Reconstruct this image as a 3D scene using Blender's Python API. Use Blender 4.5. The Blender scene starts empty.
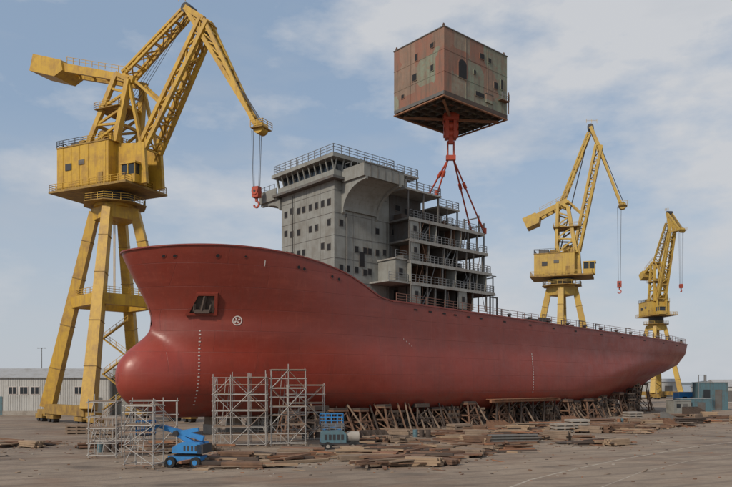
import bpy, math, random
import numpy as np
from mathutils import Vector, Matrix
random.seed(7)
R=math.radians
scene=bpy.context.scene
# ------------------------------------------------------------------ materials
def nd(nt,t,**k):
    n=nt.nodes.new(t)
    for a,b in k.items(): setattr(n,a,b)
    return n
def mixc(nt,fac,a,b,mode='MIX'):
    m=nd(nt,'ShaderNodeMix',data_type='RGBA',blend_type=mode)
    for sock,v in ((m.inputs[0],fac),(m.inputs[6],a),(m.inputs[7],b)):
        if hasattr(v,'is_output') or hasattr(v,'links'): nt.links.new(v,sock)
        elif isinstance(v,(int,float)): sock.default_value=v
        else: sock.default_value=(*v,1)
    return m.outputs[2]
def ramp(nt,src,p0,p1,v0=0,v1=1):
    m=nd(nt,'ShaderNodeMapRange'); m.inputs[1].default_value=p0; m.inputs[2].default_value=p1
    m.inputs[3].default_value=v0; m.inputs[4].default_value=v1
    nt.links.new(src,m.inputs[0]); return m.outputs[0]
def noise(nt,vec,scale,detail=5,rough=.6):
    n=nd(nt,'ShaderNodeTexNoise'); n.inputs['Scale'].default_value=scale
    n.inputs['Detail'].default_value=detail; n.inputs['Roughness'].default_value=rough
    nt.links.new(vec,n.inputs['Vector']); return n.outputs['Fac']
def mapping(nt,vec,scale,loc=(0,0,0)):
    m=nd(nt,'ShaderNodeMapping'); m.inputs['Scale'].default_value=scale; m.inputs['Location'].default_value=loc
    nt.links.new(vec,m.inputs['Vector']); return m.outputs[0]
def base(name,rough=.6,metal=0):
    m=bpy.data.materials.new(name); m.use_nodes=True
    nt=m.node_tree; b=nt.nodes['Principled BSDF']
    b.inputs['Roughness'].default_value=rough; b.inputs['Metallic'].default_value=metal
    tc=nd(nt,'ShaderNodeTexCoord')
    return m,nt,b,tc.outputs['Object']
def bump(nt,b,h,strength=.3,dist=.05):
    bp=nd(nt,'ShaderNodeBump'); bp.inputs['Strength'].default_value=strength; bp.inputs['Distance'].default_value=dist
    nt.links.new(h,bp.inputs['Height']); nt.links.new(bp.outputs[0],b.inputs['Normal'])
def weathered(name,col,dirt,rough=.6,scale=.6,lo=.5,hi=.75,streak=True,metal=0,amt=.8,bs=.2):
    m,nt,b,o=base(name,rough,metal)
    n1=noise(nt,o,scale,8,.65)
    c=mixc(nt,ramp(nt,noise(nt,o,scale*3.1,4),.3,.7,0,.35),col,tuple(x*.7 for x in col))
    c=mixc(nt,ramp(nt,n1,lo,hi,0,amt),c,dirt)
    if streak:
        s=noise(nt,mapping(nt,o,(1.6,1.6,.12)),1.5,5,.6)
        c=mixc(nt,ramp(nt,s,.50,.76,0,.65),c,dirt)
    nt.links.new(c,b.inputs['Base Color'])
    bump(nt,b,noise(nt,o,scale*6,4),bs,.03)
    return m
def plain(name,col,rough=.6,metal=0): return weathered(name,col,tuple(x*.55 for x in col),rough,1.2,.5,.8,False,metal,.6)

M_yel=weathered('crane_yellow_paint',(.54,.325,.03),(.25,.13,.04),.55,.5,.46,.72)
M_yel2=weathered('crane_yellow_far',(.50,.33,.06),(.28,.17,.07),.6,.45,.46,.74)
M_yold=weathered('crane_dirty_base',(.36,.22,.045),(.13,.075,.035),.7,.8,.4,.7)
M_dark=plain('dark_steel',(.035,.035,.038),.6)
M_cable=plain('wire_rope',(.06,.06,.065),.6)
M_gry=weathered('grey_primer',(.255,.26,.24),(.14,.125,.10),.7,.35,.45,.72)
M_gryl=weathered('grey_slab_edge',(.30,.30,.28),(.16,.12,.09),.7,.6,.45,.72)
M_gry2=weathered('grey_primer_dark',(.125,.125,.12),(.09,.06,.042),.75,.5,.45,.7)
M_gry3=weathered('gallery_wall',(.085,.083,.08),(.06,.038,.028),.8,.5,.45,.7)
M_int=plain('dark_interior',(.014,.014,.016),.9)
M_rail=plain('rail_steel',(.17,.175,.18),.6)
M_railr=plain('rail_red',(.24,.12,.09),.7)
M_glass,_nt,_b,_o=base('window_glass',.12); _b.inputs['Base Color'].default_value=(.02,.025,.03,1)
M_white=plain('white_marking',(.60,.54,.50),.7)
M_redm=weathered('red_rigging',(.42,.06,.025),(.16,.045,.03),.6)
M_rust=weathered('rusty_steel',(.19,.105,.065),(.10,.055,.038),.9,.9,.4,.7,False)
M_rust2=weathered('rust_orange',(.29,.135,.07),(.14,.075,.05),.9,.7,.4,.7,False)
M_rust3=weathered('rust_dark',(.085,.062,.05),(.05,.038,.03),.9,.7,.4,.7,False)
M_wood=weathered('weathered_timber',(.26,.19,.135),(.13,.095,.07),.9,.8,.4,.7,False)
M_wood2=weathered('fresh_timber',(.36,.255,.165),(.22,.155,.105),.9,.8,.4,.7,False)
M_brown=weathered('brown_trestle',(.20,.115,.07),(.085,.05,.035),.85,.9,.4,.7,False)
M_scaf=plain('galvanised_tube',(.44,.42,.39),.5,.2)
M_scafr=plain('rusty_tube',(.28,.19,.14),.7)
M_blue=weathered('blue_paint',(.03,.21,.50),(.06,.09,.13),.45,1.,.5,.75,False)
M_teal=weathered('teal_paint',(.09,.17,.20),(.10,.07,.05),.6,.8,.5,.75)
M_rubber=plain('rubber',(.02,.02,.02),.85)
M_conc=weathered('concrete_block',(.34,.31,.27),(.18,.15,.12),.9,.8,.45,.7,False)
M_bld=weathered('pale_cladding',(.46,.46,.44),(.28,.26,.23),.7,.3,.5,.8)
M_roof=weathered('roof_sheet',(.34,.34,.34),(.2,.18,.15),.7,.4)
M_decks=weathered('red_deck',(.20,.065,.05),(.12,.06,.045),.8)

def hull_mat():
    m,nt,b,o=base('hull_red_paint',.5)
    sx=nd(nt,'ShaderNodeSeparateXYZ'); nt.links.new(o,sx.inputs[0])
    zn=nd(nt,'ShaderNodeMath',operation='MULTIPLY_ADD'); nt.links.new(noise(nt,o,.2,3),zn.inputs[0]); zn.inputs[1].default_value=1.2
    nt.links.new(sx.outputs['Z'],zn.inputs[2])
    low=ramp(nt,zn.outputs[0],11.2,13.,1,0)
    up=(.205,.032,.020); lo_=(.285,.040,.024)
    c=mixc(nt,low,up,lo_)
    c=mixc(nt,ramp(nt,noise(nt,o,.13,6,.6),.40,.66,0,.45),c,(.155,.033,.023))
    c=mixc(nt,ramp(nt,noise(nt,mapping(nt,o,(.25,.25,1.2)),.7,6,.65),.52,.75,0,.4),c,(.33,.068,.042))
    st=noise(nt,mapping(nt,o,(1.3,1.3,.06)),1.1,6,.65)
    c=mixc(nt,ramp(nt,st,.52,.76,0,.36),c,(.11,.034,.025))
    st2=noise(nt,mapping(nt,o,(2.3,2.3,.09),(31,7,3)),1.4,5,.6)
    c=mixc(nt,ramp(nt,st2,.58,.78,0,.25),c,(.38,.12,.08))
    cb=nd(nt,'ShaderNodeCombineXYZ'); nt.links.new(sx.outputs['X'],cb.inputs[0]); nt.links.new(sx.outputs['Z'],cb.inputs[1])
    br=nd(nt,'ShaderNodeTexBrick'); br.inputs['Scale'].default_value=1; br.inputs['Brick Width'].default_value=9.5
    br.inputs['Row Height'].default_value=2.55; br.inputs['Mortar Size'].default_value=.03; br.inputs['Mortar Smooth'].default_value=.6
    br.inputs['Color1'].default_value=(.35,.35,.35,1); br.inputs['Color2'].default_value=(.65,.65,.65,1); br.inputs['Mortar'].default_value=(0,0,0,1)
    nt.links.new(cb.outputs[0],br.inputs['Vector'])
    c=mixc(nt,ramp(nt,br.outputs['Fac'],0,1,0,.25),c,(.08,.024,.02))
    tone=ramp(nt,br.outputs['Color'],.35,.65,.0,.12)
    c=mixc(nt,tone,c,(.34,.085,.055))
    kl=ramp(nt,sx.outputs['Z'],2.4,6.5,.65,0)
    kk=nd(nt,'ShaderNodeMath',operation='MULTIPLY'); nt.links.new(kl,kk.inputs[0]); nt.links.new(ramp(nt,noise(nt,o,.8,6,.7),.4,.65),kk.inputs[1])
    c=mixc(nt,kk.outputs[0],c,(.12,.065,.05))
    nt.links.new(c,b.inputs['Base Color'])
    nt.links.new(ramp(nt,noise(nt,o,.5,5),.3,.7,.30,.50),b.inputs['Roughness'])
    a=nd(nt,'ShaderNodeMath',operation='MULTIPLY_ADD'); nt.links.new(br.outputs['Fac'],a.inputs[0]); a.inputs[1].default_value=-.5
    nt.links.new(noise(nt,o,.35,3),a.inputs[2])
    bump(nt,b,a.outputs[0],.42,.14)
    return m
M_hull=hull_mat()

def ground_mat():
    m,nt,b,o=base('yard_ground',.92)
    c=mixc(nt,ramp(nt,noise(nt,o,.035,8,.65),.38,.62),(.275,.212,.155),(.18,.14,.105))
    c=mixc(nt,ramp(nt,noise(nt,o,.22,8,.7),.46,.68,0,.75),c,(.34,.27,.20))
    c=mixc(nt,ramp(nt,noise(nt,mapping(nt,o,(.08,.35,1)),1,7,.7),.52,.68,0,.75),c,(.12,.086,.063))
    c=mixc(nt,ramp(nt,noise(nt,o,2.2,6,.75),.5,.72,0,.55),c,(.14,.10,.075))
    c=mixc(nt,ramp(nt,noise(nt,o,7,5,.7),.55,.72,0,.5),c,(.38,.32,.25))
    c=mixc(nt,ramp(nt,noise(nt,mapping(nt,o,(1,1.6,1)),.09,6,.7),.50,.66,0,.65),c,(.20,.12,.075))
    c=mixc(nt,ramp(nt,noise(nt,mapping(nt,o,(.6,1,1),(9,4,0)),.16,5,.55),.58,.68,0,.7),c,(.075,.06,.048))
    wv=nd(nt,'ShaderNodeTexWave'); wv.inputs['Scale'].default_value=.11; wv.inputs['Distortion'].default_value=5; wv.inputs['Detail'].default_value=3; wv.inputs['Detail Scale'].default_value=.6
    mp=nd(nt,'ShaderNodeMapping'); mp.inputs['Rotation'].default_value=(0,0,R(62)); nt.links.new(o,mp.inputs[0]); nt.links.new(mp.outputs[0],wv.inputs['Vector'])
    c=mixc(nt,ramp(nt,wv.outputs['Fac'],.84,1,0,.42),c,(.12,.09,.07))
    nt.links.new(c,b.inputs['Base Color'])
    bump(nt,b,noise(nt,o,2.5,9,.8),.8,.1)
    return m
M_ground=ground_mat()
# ------------------------------------------------------------------ mesh builder
class MB:
    def __init__(s): s.v=[];s.f=[];s.m=[];s.mats=[];s.sm=[]
    def mi(s,m):
        if m not in s.mats: s.mats.append(m)
        return s.mats.index(m)
    def add(s,vs,fs,m,smooth=False):
        o=len(s.v); s.v+=[tuple(x) for x in vs]; k=s.mi(m)
        for f in fs: s.f.append([o+i for i in f]); s.m.append(k); s.sm.append(smooth)
    def bx(s,x0,x1,y0,y1,z0,z1,m):
        if x0>x1:x0,x1=x1,x0
        if y0>y1:y0,y1=y1,y0
        if z0>z1:z0,z1=z1,z0
        s.add([(x,y,z) for x in(x0,x1) for y in(y0,y1) for z in(z0,z1)],
          [(0,1,3,2),(4,6,7,5),(0,4,5,1),(2,3,7,6),(0,2,6,4),(1,5,7,3)],m)
    def obox(s,c,size,m,rot=(0,0,0)):
        from mathutils import Euler
        M=Euler(rot).to_matrix(); c=Vector(c); h=[a/2 for a in size]
        vs=[c+M@Vector((x*h[0],y*h[1],z*h[2])) for x in(-1,1) for y in(-1,1) for z in(-1,1)]
        s.add(vs,[(0,1,3,2),(4,6,7,5),(0,4,5,1),(2,3,7,6),(0,2,6,4),(1,5,7,3)],m)
    def beam(s,p,q,w,h,m,w2=None,h2=None,up=(0,0,1)):
        p=Vector(p);q=Vector(q);d=(q-p).normalized();u=Vector(up)
        if abs(d.dot(u))>.98:u=Vector((1,0,0))
        a=d.cross(u).normalized();b=a.cross(d).normalized()
        w2=w if w2 is None else w2;h2=h if h2 is None else h2
        vs=[p+a*i*w/2+b*j*h/2 for i,j in((-1,-1),(1,-1),(1,1),(-1,1))]+[q+a*i*w2/2+b*j*h2/2 for i,j in((-1,-1),(1,-1),(1,1),(-1,1))]
        s.add(vs,[(3,2,1,0),(4,5,6,7),(0,1,5,4),(1,2,6,5),(2,3,7,6),(3,0,4,7)],m)
    def tube(s,p,q,r,m,n=6,r2=None,smooth=True):
        p=Vector(p);q=Vector(q);d=(q-p).normalized();u=Vector((0,0,1))
        if abs(d.dot(u))>.98:u=Vector((1,0,0))
        a=d.cross(u).normalized();b=a.cross(d);r2=r if r2 is None else r2
        vs=[];
        for c,rr in((p,r),(q,r2)):
            for i in range(n):
                t=2*math.pi*i/n; vs.append(c+a*math.cos(t)*rr+b*math.sin(t)*rr)
        s.add(vs,[(i,(i+1)%n,n+(i+1)%n,n+i) for i in range(n)],m,smooth)
        s.add(vs[:n],[tuple(range(n))[::-1]],m); s.add(vs[n:],[tuple(range(n))],m)
    def prism(s,pts,off,m):
        n=len(pts);off=Vector(off);vs=[Vector(p) for p in pts]+[Vector(p)+off for p in pts]
        s.add(vs,[tuple(range(n))[::-1],tuple(range(n,2*n))]+[(i,(i+1)%n,n+(i+1)%n,n+i) for i in range(n)],m)
    def rail(s,pts,m,h=1.1,step=1.6,r=.035,closed=False,n=3):
        if closed: pts=list(pts)+[pts[0]]
        for a,b in zip(pts[:-1],pts[1:]):
            a=Vector(a);b=Vector(b);L=(b-a).length;k=max(1,int(L/step))
            for i in range(k+1):
                p=a.lerp(b,i/k); s.beam(p,p+Vector((0,0,h)),r*2,r*2,m)
            for j in range(n):
                z=Vector((0,0,h*(j+1)/n)); s.beam(a+z,b+z,r*1.6,r*1.6,m)
    def truss(s,p,q,w1,h1,w2,h2,n,c,l,m,up=(0,0,1)):
        p=Vector(p);q=Vector(q);d=(q-p).normalized();u=Vector(up)
        if abs(d.dot(u))>.98:u=Vector((1,0,0))
        a=d.cross(u).normalized();b=a.cross(d).normalized()
        def cr(i):
            t=i/n;o=p.lerp(q,t);w=w1+(w2-w1)*t;h=h1+(h2-h1)*t
            return [o+a*x*w/2+b*y*h/2 for x,y in((-1,-1),(1,-1),(1,1),(-1,1))]
        prev=cr(0)
        for k in range(4): s.beam(cr(0)[k],cr(n)[k],c,c,m)
        for i in range(n+1):
            cu=cr(i)
            for k in range(4): s.beam(cu[k],cu[(k+1)%4],l,l,m)
            if i:
                for k in range(4):
                    if (i+k)%2: s.beam(prev[k],cu[(k+1)%4],l,l,m)
                    else: s.beam(prev[(k+1)%4],cu[k],l,l,m)
            prev=cu
    def obj(s,name,parent=None,loc=(0,0,0),rz=0):
        me=bpy.data.meshes.new(name); me.from_pydata(s.v,[],s.f)
        for m in s.mats: me.materials.append(m)
        me.polygons.foreach_set('material_index',s.m); me.polygons.foreach_set('use_smooth',s.sm); me.update()
        o=bpy.data.objects.new(name,me); scene.collection.objects.link(o)
        o.location=loc;o.rotation_euler=(0,0,rz)
        if parent:o.parent=parent
        return o
def empty(name,loc,rz=0):
    e=bpy.data.objects.new(name,None);scene.collection.objects.link(e);e.location=loc;e.rotation_euler=(0,0,rz);e.empty_display_size=1;return e

# ------------------------------------------------------------------ ship hull (local x = aft, local y = -port, z up)
SHIP=(-25.6,85,0); SA=R(41.93)
ship=empty('cargo_ship',SHIP,SA)
def spl(pts):
    xs=np.array([p[0] for p in pts],float);ys=np.array([p[1] for p in pts],float)
    m=np.gradient(ys,xs)
    def f(x):
        x=min(max(x,xs[0]),xs[-1]);i=min(int(np.searchsorted(xs,x,side='right')-1),len(xs)-2)
        h=xs[i+1]-xs[i];t=(x-xs[i])/h
        return float((2*t**3-3*t*t+1)*ys[i]+(t**3-2*t*t+t)*h*m[i]+(-2*t**3+3*t*t)*ys[i+1]+(t**3-t*t)*h*m[i+1])
    return f
stem=spl([(2.2,2.2),(2.8,-.6),(3.6,-2.6),(5,-4.2),(7,-4.8),(9,-4.35),(10.5,-3.1),(11.5,-1.9),(12.3,-1.05),(13.2,-.6),(14.5,-.45),(16,-.9),(18,-1.9),(20,-2.9),(22.4,-4.0),(23,-4.3)])
bstem=spl([(2.2,5),(6,2.5),(10,.6),(12.3,-.5),(13.2,-.55),(14.5,-.45),(16,-.9),(18,-1.9),(20,-2.9),(22.4,-4.0),(23,-4.3)])
SE=126.
stern=spl([(2.2,108),(5,112),(8,118.5),(10,122.5),(12,125),(14,125.8),(17.7,SE),(23,SE)])
topz=spl([(-5,21.9),(-4,22.),(0,22.3),(7,22.4),(13,22.),(18,21.25),(21,20.5),(24,19.3),(26.5,18.15),(28.5,17.78),(31,17.7)])
def drop(s): return 2.35*min(max((s-31)/95,0),1)
def zs_(s,z): return z-drop(s)*min(max((z-5)/12.7,0),1)
def dk(s): return 17.7-drop(s)
HB=11.5;ZK=2.2;RB=3.2
def body(s,z):
    h=min(max((z-2)/20,0),1)
    Le=30+(20-30)*h; p=1.75+.6*h; q=1.12+.55*h
    x=min(max((s-bstem(z))/Le,0),1)
    e=(1-(1-x)**p)**(1/q)
    er=float(np.interp(z,[2.2,5,8,10,12,15,17.7],[.02,.04,.14,.42,.64,.78,.82])); Lr=float(np.interp(z,[2.2,10,17.7],[42,34,22]))
    x=min(max((stern(z)-s)/Lr,0),1)
    g=er+(1-er)*(1-(1-x)**2.1)
    b=HB*e*g
    if z<ZK+RB:
        k=(RB-(z-ZK))/RB
        b=max(0.0,b-RB*(1-math.sqrt(max(0,1-k*k))))
    return b
def hb(s,z):
    b=body(s,z); u=(z-7.2)/(5.0 if z<7.2 else 6.6)
    if abs(u)<1:
        w=4.2*(1-u*u)**(.5 if z<7.2 else .85); f=stem(z); c=4.5
        k=(c-s)/(c-f) if s<c else 0
        bl=w*math.sqrt(max(0,1-k*k))
        b=(b**2.3+bl**2.3)**(1/2.3)
    return b
NB=46
cols=[('b',(i/NB)**1.9) for i in range(NB+1)]+[('m',34+(88-34)*i/14) for i in range(1,15)]+[('s',i/24) for i in range(1,25)]
def scol(c,z):
    if c[0]=='b':return stem(z)+c[1]*(34-stem(z))
    if c[0]=='m':return c[1]
    return 88+c[1]*(stern(z)-88)
zr=[2.2,2.23,2.3,2.42,2.6,2.8,3.05,3.35,3.7,4.1,4.5,5,5.5,6,6.5,7.2]+[7.2+.3*i for i in range(1,24)]
while zr[-1]<17.1: zr.append(zr[-1]+.5)
rows=[('z',z) for z in zr]+[('z',17.7)]
for j in range(1,9): rows.append(('f',j/8))
V=[];F=[];nc=len(cols)
grid={}
for side in(1,-1):
    for ri,r in enumerate(rows):
        for ci,c in enumerate(cols):
            if r[0]=='z': z=r[1]; s=scol(c,z)
            else:
                if c[0]!='b': continue
                s=-4+c[1]*38
                z=17.7+r[1]*(topz(s)-17.7); s=scol(c,z)
                if s>31: continue
            grid[(side,ri,ci)]=len(V); V.append((s,-side*hb(s,z),zs_(s,z)))
    for ci,c in enumerate(cols):
        s=scol(c,ZK); grid[(side,-1,ci)]=len(V); V.append((s,0,ZK-.01))
    for ri in range(-1,len(rows)-1):
        for ci in range(nc-1):
            k=[(side,ri,ci),(side,ri,ci+1),(side,ri+1,ci+1),(side,ri+1,ci)]
            if all(a in grid for a in k):
                q=[grid[a] for a in k]; F.append(q if side==1 else q[::-1])
me=bpy.data.meshes.new('hull'); me.from_pydata(V,[],F); me.materials.append(M_hull)
import bmesh
bm=bmesh.new();bm.from_mesh(me);bmesh.ops.remove_doubles(bm,verts=bm.verts,dist=.002)
bmesh.ops.recalc_face_normals(bm,faces=bm.faces)
for f in bm.faces:f.smooth=True
bm.to_mesh(me);bm.free()
hull=bpy.data.objects.new('hull',me);scene.collection.objects.link(hull);hull.parent=ship
d=MB()
zs=[r[1] for r in rows if r[0]=='z' and r[1]>7]
d.add([(stern(z)-.004,-sd*hb(stern(z),z),zs_(stern(z),z)) for z in zs for sd in(1,-1)],[(2*i,2*i+1,2*i+3,2*i+2) for i in range(len(zs)-1)],M_hull)
ss=[31+ (SE-.3-31)*i/60 for i in range(61)]
d.add([(s,-sd*(hb(s,17.6)-.05),dk(s)-.08) for s in ss for sd in(1,-1)],[(2*i,2*i+1,2*i+3,2*i+2) for i in range(60)],M_decks)
ss=[-2.8+34*(i/50)**1.5 for i in range(51)]
d.add([(s,-sd*max(0.01,hb(s,topz(s)-1.2)-.15),min(topz(s)-1.2,20.9) if s<27 else 17.6) for s in ss for sd in(1,-1)],[(2*i,2*i+1,2*i+3,2*i+2) for i in range(50)],M_decks)
for sd in(1,-1):
    pr=None
    for i in range(0,91):
        s=-4.1+34.5*(i/90)**1.6
        zt=topz(s)
        p=Vector((max(s,stem(zt)),-sd*max(0,hb(s,zt)-.08),zt+.02))
        if pr is not None and (p-pr).length>.02: d.beam(pr,p,.34,.16,M_hull)
        pr=p
    pr=None
    for i in range(61):
        s=29+(SE-29)*i/60; p=Vector((s,-sd*(hb(s,17.7)-.05),dk(s)+.02))
        if pr is not None: d.beam(pr,p,.3,.22,M_hull)
        pr=p
d.obj('decks_and_transom',ship)
rd=MB()
rd.prism([(117.5,.25,2.9),(121.2,.12,2.9),(122.0,.12,9.6),(118.5,.25,8.6)],(0,-.45,0),M_hull)
rd.tube((112.2,0,5.4),(115.6,0,5.4),.9,M_rust,12,.5)
for k in range(5):
    a=k*2*math.pi/5
    c=Vector((115,0,5.4));u=Vector((0,math.cos(a),math.sin(a)));t=Vector((.4,-math.sin(a),math.cos(a)))
    rd.prism([c+u*.5-t*.3,c+u*1.8-t*.9,c+u*2.7-t*.3,c+u*2.6+t*.5,c+u*1.5+t*.7,c+u*.5+t*.3],(.12,0,0),M_rust2)
rd.obj('rudder_and_propeller',ship)

def hpt(s,z,off=0):
    e=.15;b=hb(s,z)
    ds=Vector((2*e,-(hb(s+e,z)-hb(s-e,z)),0)).normalized();dz=Vector((0,-(hb(s,z+e)-hb(s,z-e)),2*e)).normalized()
    n=ds.cross(dz)
    if n.y>0:n=-n
    n.normalize()
    return Vector((s,-b,zs_(s,z)))+n*off,n,ds,dz
f=MB()
def hdisc(s,z,r,m,off,n=12,inner=0):
    p,nn,a,b=hpt(s,z,off)
    if inner: 
        vs=[p+a*math.cos(t)*rr+b*math.sin(t)*rr for rr in(r,inner) for t in [2*math.pi*i/n for i in range(n)]]
        f.add(vs,[(i,(i+1)%n,n+(i+1)%n,n+i) for i in range(n)],m)
    else: f.add([p+a*math.cos(2*math.pi*i/n)*r+b*math.sin(2*math.pi*i/n)*r for i in range(n)],[tuple(range(n))],m)
def hrect(s,z,w,h,m,off):
    p,nn,a,b=hpt(s,z,off)
    f.add([p-a*w/2-b*h/2,p+a*w/2-b*h/2,p+a*w/2+b*h/2,p-a*w/2+b*h/2],[(0,1,2,3)],m)
for s,dz,r in((-1.2,1.1,.2),(-.3,1.15,.2),(3.6,1.2,.22),(6.5,1.1,.12),(13.2,1.35,.2),(14.0,1.4,.2),(18.3,1.2,.2),(19.4,1.2,.2)):
    hdisc(s,topz(s)-dz,r+.1,M_hull,.04); hdisc(s,topz(s)-dz,r,M_int,.06)
for s in (33.5,36.5,39.5,42,45,48,54,61,68,75,84,92,101,110,118): hrect(s,16.9,.7,.22,M_int,.05)
p,nn,a,b=hpt(3.4,15.8,.0)
def pq(x,y,o): return p+a*x+b*y+nn*o
outer=[(-1.9,-1.3),(1.9,-1.3),(1.35,1.5),(-1.15,1.5)]
inner=[(-1.45,-1.0),(1.45,-1.0),(1.05,1.2),(-.85,1.2)]
vs=[pq(x,y,-.1) for x,y in outer]+[pq(x,y,.35) for x,y in outer]+[pq(x,y,.35) for x,y in inner]+[pq(x,y,.06) for x,y in inner]
f.add(vs,[(i,(i+1)%4,4+(i+1)%4,4+i) for i in range(4)]+[(4+i,4+(i+1)%4,8+(i+1)%4,8+i) for i in range(4)]+[(8+i,8+(i+1)%4,12+(i+1)%4,12+i) for i in range(4)],M_hull)
f.add(vs[12:],[(0,1,2,3)],M_rust3)
f.beam(pq(0,1.1,.3),pq(0,-.7,.4),.3,.3,M_rust3); f.beam(pq(-.9,-.75,.42),pq(.9,-.75,.42),.3,.45,M_rust3)
f.beam(pq(-.9,-.75,.42),pq(-1.0,.1,.42),.25,.25,M_rust3);f.beam(pq(.9,-.75,.42),pq(.95,.1,.42),.25,.25,M_rust3)
hdisc(6.9,14.0,.58,M_white,.07,20,.46)
p,nn,a,b=hpt(6.9,14.0,.07)
for k in range(4):
    t=k*math.pi/2+.6; u=a*math.cos(t)+b*math.sin(t); v=-a*math.sin(t)+b*math.cos(t)
    f.add([p+u*.03,p+u*.25-v*.13,p+u*.42-v*.02,p+u*.3+v*.1],[(0,1,2,3)],M_white)
for i in range(22):
    z=3.9+i*.42
    s=3.3+ (12.5-z)*.02
    hrect(s,z,.16 if i%2 else .26,.13,M_white,.06)
for i in range(16): hrect(61.2,5+i*.45,.2,.2,M_white,.06)
hrect(8.8,20.7,.12,.7,M_white,.06)
for i in range(4): hrect(31.0+.5*i,12.6-.3*i,.08,.14,M_white,.06)
f.obj('hull_fittings_and_marks',ship)

g=MB()
for sd in(1,-1):
    pts=[(s,-sd*(hb(s,17.7)-.3),dk(s)+.1) for s in [30+(SE-.5-30)*i/24 for i in range(25)]]
    g.rail(pts,M_railr,1.15,1.6,.035)
g.rail([(SE-.4,-9.2,dk(SE)+.1),(SE-.4,9.2,dk(SE)+.1)],M_railr)
for s in range(56,123,6):
    k=random.random();zd=dk(s)-.3
    g.bx(s,s+2.4+k*2,-6,6,zd,zd+1.1+k*.9,M_rust3 if k>.5 else M_gry2)
    y=-8.0
    g.tube((s+4,y,zd),(s+4,y,zd+1.3),.28,M_gry2,10); g.tube((s+4,y,zd+1.3),(s+4,y,zd+1.55),.5,M_gry2,10,.3)
    g.beam((s+1,-8.6,zd),(s+1,-8.6,zd+1.7+k),.14,.14,M_gry2)
    g.beam((s+1,-8.6,zd+1.6+k),(s+3,-8.6,zd+1.6+k),.1,.1,M_gry2)
    g.tube((s+2,-8.4,zd+.5),(s+3.4,-8.4,zd+.5),.4,M_rust,10)
    if k>.6: g.bx(s+3,s+5,-7.6,-6.2,zd,zd+1.9,M_gry2)
for s in(53.5,55.3): g.beam((s,-9,17),(s,-9,20.6),.2,.2,M_gry2)
g.beam((53.5,-9,20.5),(55.3,-9,20.5),.2,.2,M_gry2)
g.obj('deck_gear_and_rails',ship)

# ------------------------------------------------------------------ superstructure
h=MB()
def B(s0,s1,t0,t1,z0,z1,m): h.bx(s0,s1,-t1,-t0,z0,z1,m)
B(23,33.4,-6.2,6.2,17.2,34.3,M_gry)
for z in (20.6,23.7,26.8,29.9,33.):
    B(22.97,33.45,-6.235,6.235,z,z+.05,M_gry2)
for t in (-3.1,0,3.1): B(22.965,23.01,t,t+.04,17.5,34.2,M_gry2)
for s in (26.4,29.9): B(s,s+.04,6.19,6.233,17.5,34.2,M_gry2)
def winF(t,z,w=.62,hh=.8):
    B(22.93,23.0,t-w/2-.07,t+w/2+.07,z-hh/2-.07,z+hh/2+.07,M_gry2); B(22.9,22.93,t-w/2,t+w/2,z-hh/2,z+hh/2,M_int)
def winS(s,z,w=.62,hh=.8,t=6.2,m=M_int):
    B(s-w/2-.07,s+w/2+.07,t,t+.07,z-hh/2-.07,z+hh/2+.07,M_gry2); B(s-w/2,s+w/2,t+.07,t+.1,z-hh/2,z+hh/2,m)
for z in (22.2,25.3,28.4,31.5):
    for t in (-5.1,-3.6,-1.9,-.7,.9,2.3,3.7,5.1):
        if random.random()<.58: winF(t,z+random.choice((0,0,.3)))
    for s in (24.2,25.4,27.,28.6,29.5,31.,32.4):
        if random.random()<.6 and not(z>29 and s>24.5 and s<30.5): winS(s,z+random.choice((0,0,.2)))
winS(28,24.,.9,2.0); winF(4,21.4,.8,1.9)
for s in (25.1,32.9): h.tube((s,-6.32,17.5),(s,-6.32,30),.07,M_gry2,6)
h.tube((22.88,3.4,17.5),(22.88,3.4,34),.07,M_gry2,6)
def wheel(z0):
    B(22.0,34,-7.2,7.2,z0-.2,z0+.15,M_gry2)
    B(22.6,33.2,-6.6,6.6,z0+.15,z0+1.1,M_gry)
    B(23.2,32.8,-6.1,6.1,z0+1.1,z0+2.6,M_glass)
    B(21.9,33.9,-7.3,7.3,z0+2.6,z0+3.1,M_gry)
    B(22.2,33.6,-7.0,7.0,z0+3.1,z0+3.3,M_gry2)
    n=10
    for i in range(n+1):
        t=-6.5+13*i/n
        h.beam((22.7,-t,z0+1.05),(22.25,-t,z0+2.65),.16,.16,M_gry)
    for i in range(9):
        s=22.8+10.2*i/8
        for sd in(1,-1): h.beam((s,-sd*6.5,z0+1.05),(s,-sd*6.95,z0+2.65),.16,.16,M_gry)
    B(30.9,33,5.9,6.55,z0+1.05,z0+2.6,M_gry)
    winS(32.,z0+1.4,.9,1.8,6.55)
wheel(34.5)
h.rail([(22.2,7.,37.8),(22.2,-7.,37.8),(33.6,-7.,37.8),(33.6,7.,37.8)],M_rail,1.1,1.3,.04,True)
B(25,27,-1.5,1.5,37.8,38.9,M_gry); B(29.5,31.6,1,4,37.8,38.5,M_gry2)
h.tube((27.5,0,37.8),(27.5,0,39.8),.1,M_rail,8); h.tube((24,3.5,37.8),(24,3.5,39.4),.07,M_rail,6); h.tube((31,-4,37.8),(31,-4,39.6),.07,M_rail,6)
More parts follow.
